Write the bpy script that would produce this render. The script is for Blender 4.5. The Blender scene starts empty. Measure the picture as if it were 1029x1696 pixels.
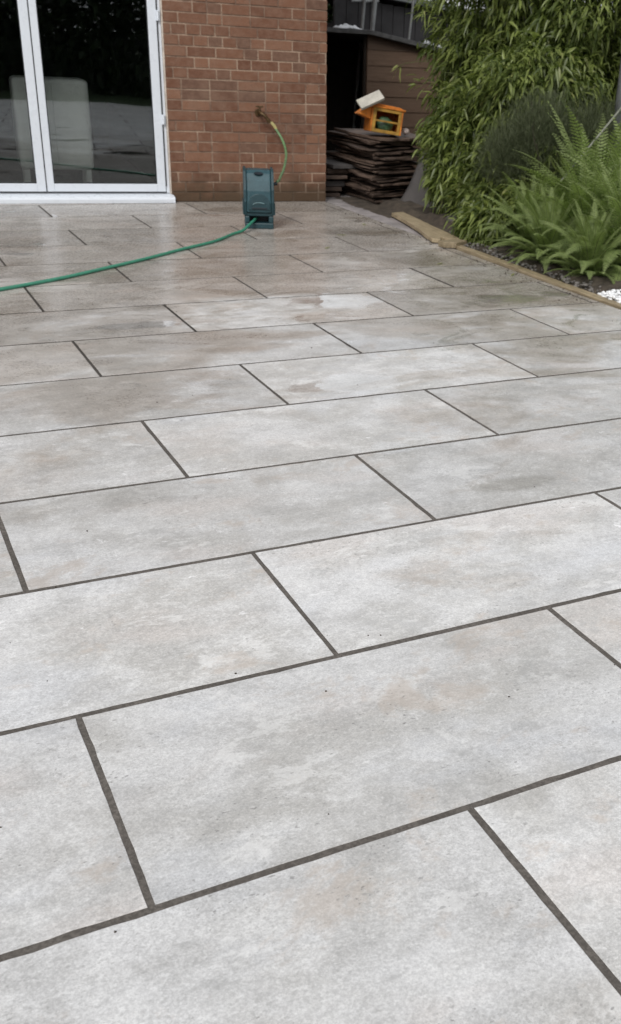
import bpy, math, random
import numpy as np
from mathutils import Vector, Matrix, noise

random.seed(7)
rng = np.random.default_rng(11)
S = bpy.context.scene
COL = S.collection

# ------------------------------------------------------------------ camera, sky, sun, exposure
cam = bpy.data.cameras.new('camera')
camo = bpy.data.objects.new('camera', cam)
COL.objects.link(camo)
S.camera = camo
CR = Vector((0.87839659, -0.4749988, 0.05287319))
CU = Vector((0.16487359, 0.40500051, 0.89932824))
CF = Vector((0.4485935, 0.78124947, -0.43406582))
CO = Vector((0, 0, 1.32213))
M = Matrix(((CR.x, CU.x, -CF.x), (CR.y, CU.y, -CF.y), (CR.z, CU.z, -CF.z)))
camo.matrix_world = Matrix.Translation(CO) @ M.to_4x4()
cam.sensor_fit = 'HORIZONTAL'
cam.sensor_width = 36.0
cam.lens = 1707.77 / 1029 * 36.0
cam.shift_x = -200.85 / 1029
cam.shift_y = 55.08 / 1029
cam.clip_end = 500
cam.dof.use_dof = True
cam.dof.focus_distance = 2.5
cam.dof.aperture_fstop = 13

world = bpy.data.worlds.new('World')
S.world = world
world.use_nodes = True
wn = world.node_tree
wn.nodes.clear()
SUN_EL, SUN_AZ = math.radians(40), math.radians(220)     # azimuth measured clockwise from +Y
sky = wn.nodes.new('ShaderNodeTexSky')
sky.sky_type = 'NISHITA'
sky.sun_disc = False
sky.sun_elevation = SUN_EL
sky.sun_rotation = SUN_AZ
sky.dust_density = 4.0
sky.air_density = 1.2
hs = wn.nodes.new('ShaderNodeHueSaturation')
hs.inputs['Saturation'].default_value = 0.22
bg = wn.nodes.new('ShaderNodeBackground')
bg.inputs['Strength'].default_value = 0.125
wo = wn.nodes.new('ShaderNodeOutputWorld')
wn.links.new(sky.outputs[0], hs.inputs['Color'])
cloud = wn.nodes.new('ShaderNodeMix'); cloud.data_type = 'RGBA'
cloud.inputs[0].default_value = 0.6
cloud.inputs[7].default_value = (6.3, 6.4, 6.6, 1)          # even overcast veil over the sky
wn.links.new(hs.outputs[0], cloud.inputs[6])
wn.links.new(cloud.outputs[2], bg.inputs['Color'])
wn.links.new(bg.outputs[0], wo.inputs['Surface'])

sl = bpy.data.lights.new('sun', 'SUN')
sl.energy = 1.5
sl.angle = math.radians(18)
sl.color = (1.0, 0.97, 0.93)
so = bpy.data.objects.new('sun', sl)
COL.objects.link(so)
sd = Vector((math.sin(SUN_AZ) * math.cos(SUN_EL), math.cos(SUN_AZ) * math.cos(SUN_EL), math.sin(SUN_EL)))
so.rotation_euler = sd.to_track_quat('Z', 'Y').to_euler()
so.location = (-3, -6, 8)

S.view_settings.view_transform = 'Standard'
S.view_settings.look = 'None'
S.view_settings.gamma = 1
S.view_settings.exposure = 0.22
S.render.engine = 'CYCLES'
S.cycles.max_bounces = 8
S.cycles.transparent_max_bounces = 12

# ------------------------------------------------------------------ helpers
class MB:
    """collects vertices, faces, per-face colour value; build() links ONE mesh object"""
    def __init__(s):
        s.v, s.f, s.a, s.m = [], [], [], []
    def add(s, vs, fs, a=(0, 0, 0), m=0):
        o = len(s.v)
        s.v += [tuple(p) for p in vs]
        for f in fs:
            s.f.append(tuple(i + o for i in f)); s.a.append(tuple(a)); s.m.append(m)
    def box(s, x0, x1, y0, y1, z0, z1, a=(0, 0, 0), m=0, T=None):
        vs = [Vector(p) for p in ((x0, y0, z0), (x1, y0, z0), (x1, y1, z0), (x0, y1, z0), (x0, y0, z1), (x1, y0, z1), (x1, y1, z1), (x0, y1, z1))]
        if T is not None: vs = [T @ p for p in vs]
        s.add(vs, [(0, 3, 2, 1), (4, 5, 6, 7), (0, 1, 5, 4), (1, 2, 6, 5), (2, 3, 7, 6), (3, 0, 4, 7)], a, m)
    def prism(s, pts, axis, lo, hi, a=(0, 0, 0), m=0):
        """extrude a closed 2-D outline along axis ('x': pts are (y,z); 'y': (x,z); 'z': (x,y))"""
        n = len(pts)
        def P(p, t):
            return {'x': (t, p[0], p[1]), 'y': (p[0], t, p[1]), 'z': (p[0], p[1], t)}[axis]
        vs = [P(p, lo) for p in pts] + [P(p, hi) for p in pts]
        fs = [tuple(range(n - 1, -1, -1)), tuple(range(n, 2 * n))] + [(i, (i + 1) % n, n + (i + 1) % n, n + i) for i in range(n)]
        s.add(vs, fs, a, m)
    def tube(s, pts, rad, n=10, a=(0, 0, 0), m=0, cap=True):
        pts = [Vector(p) for p in pts]
        rads = rad if isinstance(rad, (list, tuple)) else [rad] * len(pts)
        vs, fs = [], []
        up = Vector((0, 0, 1))
        for i, p in enumerate(pts):
            t = (pts[min(i + 1, len(pts) - 1)] - pts[max(i - 1, 0)]).normalized()
            if abs(t.dot(up)) > 0.97: up = Vector((0, 1, 0)) if abs(t.z) > .9 else Vector((0, 0, 1))
            b = t.cross(up).normalized(); c = b.cross(t).normalized()
            up = c
            for k in range(n):
                w = 2 * math.pi * k / n
                vs.append(p + float(rads[i]) * (math.cos(w) * b + math.sin(w) * c))
        for i in range(len(pts) - 1):
            for k in range(n):
                fs.append((i * n + k, i * n + (k + 1) % n, (i + 1) * n + (k + 1) % n, (i + 1) * n + k))
        if cap:
            fs.append(tuple(range(n - 1, -1, -1))); fs.append(tuple((len(pts) - 1) * n + k for k in range(n)))
        s.add(vs, fs, a, m)
    def build(s, name, mats, parent=None, bevel=0, smooth=False, seg=2):
        me = bpy.data.meshes.new(name)
        me.from_pydata(s.v, [], s.f)
        at = me.attributes.new('rnd', 'FLOAT_VECTOR', 'FACE')
        at.data.foreach_set('vector', np.array(s.a, 'f').ravel())
        if not isinstance(mats, (list, tuple)): mats = [mats]
        for m in mats: me.materials.append(m)
        me.polygons.foreach_set('material_index', np.array(s.m, 'i'))
        if smooth: me.polygons.foreach_set('use_smooth', np.ones(len(s.f), bool))
        me.update()
        return link(name, me, parent, bevel, seg)

def link(name, me, parent=None, bevel=0, seg=2):
    o = bpy.data.objects.new(name, me)
    COL.objects.link(o)
    if parent: o.parent = parent
    if bevel:
        b = o.modifiers.new('bevel', 'BEVEL'); b.width = bevel; b.segments = seg; b.limit_method = 'ANGLE'; b.angle_limit = math.radians(35)
    return o

def tag(o, label=None, cat=None, group=None, kind=None):
    if label: o['label'] = label
    if cat: o['category'] = cat
    if group: o['group'] = group
    if kind: o['kind'] = kind
    return o

def empty(name, loc=(0, 0, 0), rz=0):
    o = bpy.data.objects.new(name, None)
    COL.objects.link(o)
    o.location = loc
    o.rotation_euler = (0, 0, rz)
    o.empty_display_size = .1
    return o

def spline(P, n=8):
    P = [Vector(p) for p in P]
    Q = [P[0] * 2 - P[1]] + P + [P[-1] * 2 - P[-2]]
    out = []
    for i in range(1, len(Q) - 2):
        for k in range(n):
            t = k / n
            out.append(0.5 * ((2 * Q[i]) + (-Q[i - 1] + Q[i + 1]) * t + (2 * Q[i - 1] - 5 * Q[i] + 4 * Q[i + 1] - Q[i + 2]) * t * t + (-Q[i - 1] + 3 * Q[i] - 3 * Q[i + 1] + Q[i + 2]) * t ** 3))
    out.append(P[-1])
    return out

def tri_mesh(name, V, F, A, mat, parent=None, smooth=False):
    """big triangle soup from numpy arrays"""
    me = bpy.data.meshes.new(name)
    me.vertices.add(len(V)); me.vertices.foreach_set('co', np.asarray(V, 'f').ravel())
    me.loops.add(len(F) * 3); me.loops.foreach_set('vertex_index', np.asarray(F, 'i').ravel())
    me.polygons.add(len(F)); me.polygons.foreach_set('loop_start', np.arange(0, len(F) * 3, 3, dtype='i'))
    me.update(calc_edges=True)
    at = me.attributes.new('rnd', 'FLOAT_VECTOR', 'FACE')
    at.data.foreach_set('vector', np.asarray(A, 'f').ravel())
    if smooth: me.polygons.foreach_set('use_smooth', np.ones(len(F), bool))
    me.materials.append(mat)
    me.validate()
    return link(name, me, parent)

# ------------------------------------------------------------------ material helpers
class NT:
    def __init__(s, name):
        s.m = bpy.data.materials.new(name); s.m.use_nodes = True
        s.t = s.m.node_tree; s.t.nodes.clear()
        s.out = s.t.nodes.new('ShaderNodeOutputMaterial')
    def set(s, n, key, val):
        sock = n.inputs[key]
        if isinstance(val, bpy.types.NodeSocket): s.t.links.new(val, sock)
        elif isinstance(val, (tuple, list)) and len(val) == 3 and sock.type == 'RGBA': sock.default_value = (*val, 1)
        else: sock.default_value = val
    def new(s, typ, **kw):
        n = s.t.nodes.new('ShaderNode' + typ)
        for k, v in kw.items(): s.set(n, k, v)
        return n
    def coord(s, which='Object'): return s.t.nodes.new('ShaderNodeTexCoord').outputs[which]
    def attr(s, nm='rnd'):
        n = s.t.nodes.new('ShaderNodeAttribute'); n.attribute_name = nm; return n.outputs['Vector']
    def sep(s, v): return s.new('SeparateXYZ', Vector=v).outputs
    def vmath(s, op, a, b):
        n = s.t.nodes.new('ShaderNodeVectorMath'); n.operation = op
        s.set(n, 0, a); s.set(n, 1, b); return n.outputs[0]
    def math(s, op, a, b=0.0, clamp=False):
        n = s.t.nodes.new('ShaderNodeMath'); n.operation = op; n.use_clamp = clamp
        s.set(n, 0, a); s.set(n, 1, b); return n.outputs[0]
    def noise(s, vec, scale, detail=4, rough=.55, dist=0.0, out=0):
        n = s.new('TexNoise', Vector=vec, Scale=scale, Detail=detail, Roughness=rough, Distortion=dist)
        return n.outputs[out]
    def ramp(s, val, lo, hi, a=0.0, b=1.0, smooth=True):
        n = s.t.nodes.new('ShaderNodeMapRange'); n.interpolation_type = 'SMOOTHSTEP' if smooth else 'LINEAR'
        for i, v in enumerate((val, lo, hi, a, b)): s.set(n, i, v)
        return n.outputs[0]
    def mix(s, fac, a, b, mode='MIX'):
        n = s.t.nodes.new('ShaderNodeMix'); n.data_type = 'RGBA'; n.blend_type = mode
        s.set(n, 0, fac); s.set(n, 6, a); s.set(n, 7, b); return n.outputs[2]
    def bump(s, h, strength=.3, dist=.01, normal=None):
        n = s.new('Bump', Height=h, Strength=strength, Distance=dist)
        if normal is not None: s.set(n, 'Normal', normal)
        return n.outputs[0]
    def bsdf(s, **kw):
        n = s.t.nodes.new('ShaderNodeBsdfPrincipled')
        for k, v in kw.items(): s.set(n, k.replace('_', ' '), v)
        s.t.links.new(n.outputs[0], s.out.inputs['Surface'])
        return n

def simple(name, col, rough=.5, var=.12, scale=8, bump=.1, metallic=0.0, dirt=None, spec=.5):
    n = NT(name)
    c = n.coord()
    a = n.noise(c, scale, 6, .6)
    b = n.noise(c, scale * 7, 4, .6)
    f = n.math('ADD', n.math('MULTIPLY', a, .65), n.math('MULTIPLY', b, .35))
    lo = tuple(x * (1 - var * 2) for x in col); hi = tuple(min(1, x * (1 + var * 2)) for x in col)
    cc = n.mix(n.ramp(f, .3, .7), lo, hi)
    if dirt: cc = n.mix(n.math('MULTIPLY', n.ramp(n.noise(c, scale * .6, 5, .6, 1.0), .5, .7), .6), cc, dirt)
    n.bsdf(Base_Color=cc, Roughness=n.ramp(b, .3, .7, max(rough - .08, 0), min(1, rough + .1)), Metallic=metallic, Specular_IOR_Level=spec,
           Normal=n.bump(b, bump, .004))
    return n.m

def mat_slab():
    n = NT('porcelain_slab')
    P = n.coord()
    R = n.attr()
    q = n.vmath('ADD', P, n.vmath('MULTIPLY', R, (37.0, 53.0, 19.0)))
    qs = n.vmath('MULTIPLY', q, (1.0, 2.1, 1.0))
    yy = n.sep(P)[1]
    wn_ = n.noise(n.vmath('MULTIPLY', P, (.75, 1.25, 1.0)), 1.15, 6, .62, .9)
    bias = n.ramp(yy, 2.1, 6.9, -.12, .30, False)
    wetf = n.math('ADD', wn_, bias)
    dry = n.ramp(wetf, .46, .72, 1.0, .15)
    big = n.noise(n.vmath('MULTIPLY', q, (1.0, 1.35, 1.0)), 2.0, 6, .60, .4)
    mid = n.noise(n.vmath('MULTIPLY', q, (1.0, 1.35, 1.0)), 7.0, 10, .68, .15)
    fine = n.noise(n.vmath('MULTIPLY', q, (1.0, 1.15, 1.0)), 60, 8, .80)
    grain = n.noise(q, 190, 4, .85)
    base = n.mix(n.ramp(big, .36, .64), (.50, .492, .475), (.635, .635, .635))
    base = n.mix(n.math('MULTIPLY', n.ramp(mid, .50, .64), .50), base, (.73, .73, .725))
    base = n.mix(n.math('MULTIPLY', n.ramp(mid, .50, .36), .42), base, (.37, .365, .355))
    tint = n.noise(n.vmath('ADD', qs, (9.0, 3.0, 1.0)), 1.6, 5, .55)
    base = n.mix(n.math('MULTIPLY', n.ramp(tint, .54, .68), .38), base, (.60, .545, .51))
    base = n.mix(n.math('MULTIPLY', n.ramp(tint, .46, .32), .38), base, (.58, .60, .635))
    base = n.mix(1.0, base, n.mix(n.ramp(fine, .34, .66), (.87, .87, .87), (1.10, 1.10, 1.10)), 'MULTIPLY')
    base = n.mix(1.0, base, n.mix(n.ramp(grain, .38, .62), (.85, .85, .85), (1.09, 1.09, 1.09)), 'MULTIPLY')
    cl2 = n.ramp(n.noise(n.vmath('MULTIPLY', n.vmath('ADD', q, (31.0, 4.0, 9.0)), (1.0, 1.4, 1.0)), 3.0, 8, .68), .46, .60)
    dsp = n.ramp(n.noise(n.vmath('MULTIPLY', q, (1.0, 1.2, 1.0)), 125, 3, .7), .56, .62)
    base = n.mix(n.math('MULTIPLY', n.math('MULTIPLY', dsp, cl2), .42), base, (.30, .295, .285))
    lsp = n.ramp(n.noise(n.vmath('MULTIPLY', n.vmath('ADD', q, (3.0, 14.0, 9.0)), (1.0, 1.5, 1.0)), 85, 4, .72), .57, .62)
    base = n.mix(n.math('MULTIPLY', n.math('MULTIPLY', lsp, n.ramp(cl2, 0, 1, .8, .3)), .40), base, (.80, .80, .80))
    scf = n.ramp(n.noise(n.vmath('MULTIPLY', n.vmath('ADD', q, (41.0, 14.0, 2.0)), (1.0, 1.8, 1.0)), 10, 12, .78, .4), .615, .64)
    base = n.mix(n.math('MULTIPLY', n.math('MULTIPLY', scf, dry), n.ramp(yy, 1.7, 2.3, .15, .65)), base, (.88, .88, .89))
    chalk = n.ramp(n.noise(n.vmath('MULTIPLY', n.vmath('ADD', q, (2.0, 6.0, 1.0)), (1.0, 1.5, 1.0)), 4.2, 12, .74, .3), .575, .625)
    base = n.mix(n.math('MULTIPLY', n.math('MULTIPLY', chalk, dry), .42), base, (.80, .80, .79))
    tan_ = n.ramp(n.noise(n.vmath('MULTIPLY', n.vmath('ADD', q, (12.0, 2.0, 4.0)), (1.0, 1.3, 1.0)), 3.4, 11, .72, .3), .56, .66)
    base = n.mix(n.math('MULTIPLY', n.math('MULTIPLY', tan_, dry), .46), base, (.47, .40, .34))
    grey_ = n.ramp(n.noise(n.vmath('MULTIPLY', n.vmath('ADD', q, (22.0, 1.0, 7.0)), (1.0, 1.6, 1.0)), 5.0, 12, .78, .2), .56, .64)
    base = n.mix(n.math('MULTIPLY', n.math('MULTIPLY', grey_, dry), .40), base, (.36, .36, .355))
    # clusters of dark pits
    clus = n.ramp(n.noise(n.vmath('ADD', qs, (3.0, 1.0, 5.0)), 3.4, 4, .6), .47, .62)
    sp = n.ramp(n.noise(n.vmath('MULTIPLY', q, (1.0, 1.7, 1.0)), 70, 2, .5), .655, .71)
    sp2 = n.ramp(n.noise(n.vmath('MULTIPLY', q, (1.0, 1.4, 1.0)), 38, 2, .5), .70, .74)
    pits = n.math('MAXIMUM', n.math('MULTIPLY', sp, clus), n.math('MULTIPLY', sp2, n.ramp(clus, 0, 1, 0.0, .6)))
    base = n.mix(n.math('MULTIPLY', pits, .55), base, (.14, .135, .13))
    # light chalky flecks
    fl = n.ramp(n.noise(n.vmath('MULTIPLY', n.vmath('ADD', q, (5.0, 8.0, 2.0)), (1.0, 2.2, 1.0)), 26, 6, .7), .62, .70)
    base = n.mix(n.math('MULTIPLY', fl, n.math('MULTIPLY', n.ramp(mid, .4, .6), .45)), base, (.82, .82, .81))
    slabtone = n.ramp(n.sep(R)[0], 0, 1, .88, 1.06)
    base = n.mix(1.0, base, n.new('CombineColor', Red=slabtone, Green=slabtone, Blue=slabtone).outputs[0], 'MULTIPLY')
    # rain-wet areas: drying towards the near end of the patio
    wet = n.ramp(wetf, .50, .62)
    soak = n.ramp(wetf, .60, .74)
    st = n.ramp(n.noise(n.vmath('MULTIPLY', P, (1.1, 2.2, 1.0)), 1.9, 5, .6, 1.2), .53, .585)
    stz = n.math('MULTIPLY', st, n.ramp(yy, 4.2, 5.6))
    base = n.mix(n.math('MULTIPLY', wet, .7), base, n.mix(1.0, base, (.74, .68, .62), 'MULTIPLY'))
    base = n.mix(n.math('MULTIPLY', soak, .75), base, n.mix(1.0, base, (.74, .71, .68), 'MULTIPLY'))
    base = n.mix(n.math('MULTIPLY', stz, .5), base, n.mix(1.0, base, (.62, .58, .53), 'MULTIPLY'))
    # puddle film: thin standing water, sharp ragged rims
    pn = n.noise(n.vmath('MULTIPLY', P, (1.2, 1.6, 1.0)), 2.3, 8, .66, .8)
    xx = n.sep(P)[0]
    film = n.math('MULTIPLY', n.ramp(pn, n.ramp(n.math('MULTIPLY', n.ramp(xx, 1.6, 2.4), n.ramp(yy, 6.8, 5.6)), 0, 1, .61, .545), .66), n.math('MULTIPLY', n.ramp(yy, 3.4, 4.6), .8))
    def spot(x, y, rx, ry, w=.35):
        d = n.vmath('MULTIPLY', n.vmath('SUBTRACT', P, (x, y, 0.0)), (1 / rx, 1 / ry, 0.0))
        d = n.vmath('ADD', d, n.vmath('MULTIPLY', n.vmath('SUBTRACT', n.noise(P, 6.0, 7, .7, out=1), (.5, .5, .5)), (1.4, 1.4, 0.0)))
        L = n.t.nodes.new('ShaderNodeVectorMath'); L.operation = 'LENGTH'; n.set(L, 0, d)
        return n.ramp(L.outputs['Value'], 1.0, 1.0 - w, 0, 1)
    for x_, y_, a_, b_, f_ in STAINS_AND_SHADOW:
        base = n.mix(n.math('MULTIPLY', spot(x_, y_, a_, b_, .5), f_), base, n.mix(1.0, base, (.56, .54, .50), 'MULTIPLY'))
    for s_ in SPOTS: film = n.math('MAXIMUM', film, spot(*s_))
    rough = n.ramp(fine, .3, .7, .40, .54)
    rough = n.math('SUBTRACT', rough, n.math('MULTIPLY', wet, .13))
    rough = n.math('SUBTRACT', rough, n.math('MULTIPLY', n.math('MAXIMUM', soak, stz), .07))
    rough = n.math('MAXIMUM', rough, .24)
    rough = n.mix(film, rough, (.06, .06, .06))
    base = n.mix(n.math('MULTIPLY', film, .12), base, n.mix(1.0, base, (.72, .71, .69), 'MULTIPLY'))
    h = n.math('ADD', n.math('MULTIPLY', fine, .6), n.math('MULTIPLY', grain, .25))
    h = n.math('SUBTRACT', h, n.math('MULTIPLY', pits, .5))
    bs = n.math('MULTIPLY', n.ramp(film, 0, 1, .35, .03), n.ramp(wetf, .45, .70, 1.0, .25))
    nn = n.t.nodes.new('ShaderNodeBump'); n.set(nn, 'Height', h); n.set(nn, 'Strength', bs); nn.inputs['Distance'].default_value = .0016
    nw = n.t.nodes.new('ShaderNodeBump'); n.set(nw, 'Height', n.noise(n.vmath('MULTIPLY', P, (1.0, 1.6, 1.0)), 4.5, 3, .5)); n.set(nw, 'Strength', film); nw.inputs['Distance'].default_value = .004
    geo = n.t.nodes.new('ShaderNodeNewGeometry').outputs['Normal']
    n.set(nw, 'Normal', n.vmath('NORMALIZE', n.vmath('ADD', geo, n.vmath('MULTIPLY', n.new('CombineXYZ', X=film, Y=film, Z=film).outputs[0], (0.0, -.032, 0.0))), (0.0, 0.0, 0.0)))
    n.bsdf(Base_Color=base, Roughness=rough, Normal=nw.outputs[0], Specular_IOR_Level=.5,
           Coat_Weight=film, Coat_Roughness=.03, Coat_IOR=1.6, Coat_Normal=nw.outputs[0])
    return n.m
STAINS_AND_SHADOW = [(1.86, 2.70, .20, .07, .6), (3.60, 7.55, .45, .28, .7), (3.42, 6.45, .28, .35, .6), (3.30, 5.28, .16, .07, .7), (.98, 1.30, .08, .16, .35), (.70, 3.05, .22, .12, .35), (1.30, 4.0, .14, .18, .35)]  # stains; the blob nearest the camera is a cast shadow painted into the slab
SPOTS = [(2.20, 5.44, .10, .08), (1.62, 3.92, .12, .07), (2.42, 5.38, .27, .22), (3.40, 5.17, .26, .14), (1.84, 3.90, .20, .20), (1.06, 2.30, .045, .05), (1.19, 2.32, .07, .04), (1.73, 2.07, .12, .09), (1.50, 2.25, .08, .06), (1.62, 3.15, .10, .08), (1.20, 5.15, .28, .08)]

def mat_brick():
    n = NT('weathered_brick')
    P = n.coord(); R = n.sep(n.attr())
    a = n.noise(P, 14, 6, .65); b = n.noise(P, 90, 5, .7)
    c = n.mix(R[0], (.125, .055, .033), (.215, .108, .066))
    c = n.mix(n.math('MULTIPLY', n.ramp(R[1], .78, .95), .6), c, (.105, .066, .050))
    c = n.mix(n.math('MULTIPLY', n.ramp(a, .35, .7), .45), c, (.25, .155, .110))
    c = n.mix(n.math('MULTIPLY', n.ramp(b, .5, .72), .5), c, (.085, .052, .040))
    # worn limy patch and damp green-brown foot of the wall
    lm = n.math('MULTIPLY', n.ramp(n.noise(P, 3.2, 6, .6, .6), .52, .68), .5)
    c = n.mix(lm, c, (.20, .125, .088))
    z = n.sep(P)[2]
    damp = n.ramp(n.math('ADD', z, n.math('MULTIPLY', n.noise(P, 5, 4, .6), .35)), .48, .20)
    c = n.mix(n.math('MULTIPLY', damp, .8), c, (.055, .040, .024))
    n.bsdf(Base_Color=c, Roughness=.86, Normal=n.bump(n.math('ADD', a, b), .55, .004), Specular_IOR_Level=.25)
    return n.m

def mat_grout():
    n = NT('grey_grout')
    P = n.coord()
    a = n.noise(P, 9, 6, .65); b = n.noise(P, 110, 4, .7)
    c = n.mix(n.ramp(a, .35, .65), (.108, .097, .087), (.155, .140, .126))
    c = n.mix(n.ramp(b, .38, .62, 0, .6), c, (.060, .054, .048))
    w = n.ramp(n.sep(P)[1], 3.0, 5.5)                      # grout soaks up the water at the far end
    c = n.mix(n.math('MULTIPLY', w, .85), c, (.040, .036, .032))
    n.bsdf(Base_Color=c, Roughness=.85, Normal=n.bump(b, .7, .004), Specular_IOR_Level=.2)
    return n.m

def mat_mortar():
    n = NT('mortar')
    P = n.coord()
    a = n.noise(P, 2.4, 6, .65, .5); b = n.noise(P, 60, 4, .6)
    c = n.mix(n.ramp(a, .42, .60), (.19, .125, .092), (.38, .275, .205))
    c = n.mix(n.ramp(b, .4, .7, 0, .4), c, (.12, .08, .06))
    z = n.sep(P)[2]
    c = n.mix(n.ramp(n.math('ADD', z, n.math('MULTIPLY', a, .35)), .46, .22, 0, .8), c, (.06, .045, .03))
    n.bsdf(Base_Color=c, Roughness=.92, Normal=n.bump(b, .5, .004), Specular_IOR_Level=.2)
    return n.m

def mat_leaf(name, dark, light, tip=None, trans=.3, rough=.42, spec=.5):
    n = NT(name)
    R = n.sep(n.attr()); P = n.coord()
    c = n.mix(R[0], dark, light)
    if tip: c = n.mix(n.math('MULTIPLY', R[1], .8), c, tip)
    c = n.mix(n.ramp(n.noise(P, 30, 3, .6), .3, .7, 0, .3), c, tuple(x * .6 for x in dark))
    p = n.t.nodes.new('ShaderNodeBsdfPrincipled')
    n.set(p, 'Base Color', c); n.set(p, 'Roughness', rough); n.set(p, 'Specular IOR Level', spec)
    t = n.new('BsdfTranslucent', Color=n.mix(1.0, c, (1.0, 1.15, .6), 'MULTIPLY'))
    m = n.t.nodes.new('ShaderNodeMixShader'); m.inputs[0].default_value = trans
    n.t.links.new(p.outputs[0], m.inputs[1]); n.t.links.new(t.outputs[0], m.inputs[2])
    n.t.links.new(m.outputs[0], n.out.inputs['Surface'])
    return n.m

def mat_glass():
    n = NT('window_glass')
    g = n.new('BsdfGlossy', Color=(.92, .96, 1.0), Roughness=.012)
    P = n.coord()
    n.set(g, 'Normal', n.bump(n.noise(P, 1.6, 2, .4), .05, .02))
    t = n.new('BsdfTransparent', Color=(.88, .90, .89))
    fr = n.new('Fresnel', IOR=1.52)
    f = n.math('ADD', n.math('MULTIPLY', fr.outputs[0], 1.7), .02, True)
    m = n.t.nodes.new('ShaderNodeMixShader')
    n.set(m, 0, f); n.set(m, 1, t.outputs[0]); n.set(m, 2, g.outputs[0])
    n.t.links.new(m.outputs[0], n.out.inputs['Surface'])
    return n.m

def mat_wood(name, a, b, axis=(1, 12, 12), rough=.7, scale=6):
    n = NT(name)
    P = n.coord(); R = n.attr()
    q = n.vmath('MULTIPLY', n.vmath('ADD', P, n.vmath('MULTIPLY', R, (7., 9., 5.))), axis)
    g = n.noise(q, scale, 6, .6, .4); k = n.noise(P, 22, 5, .7)
    c = n.mix(n.ramp(g, .3, .7), a, b)
    c = n.mix(n.ramp(k, .55, .75, 0, .5), c, tuple(x * .45 for x in a))
    t = n.ramp(n.sep(R)[0], 0, 1, .72, 1.2)
    c = n.mix(1.0, c, n.new('CombineColor', Red=t, Green=t, Blue=t).outputs[0], 'MULTIPLY')
    n.bsdf(Base_Color=c, Roughness=rough, Normal=n.bump(g, .4, .004))
    return n.m

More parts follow.
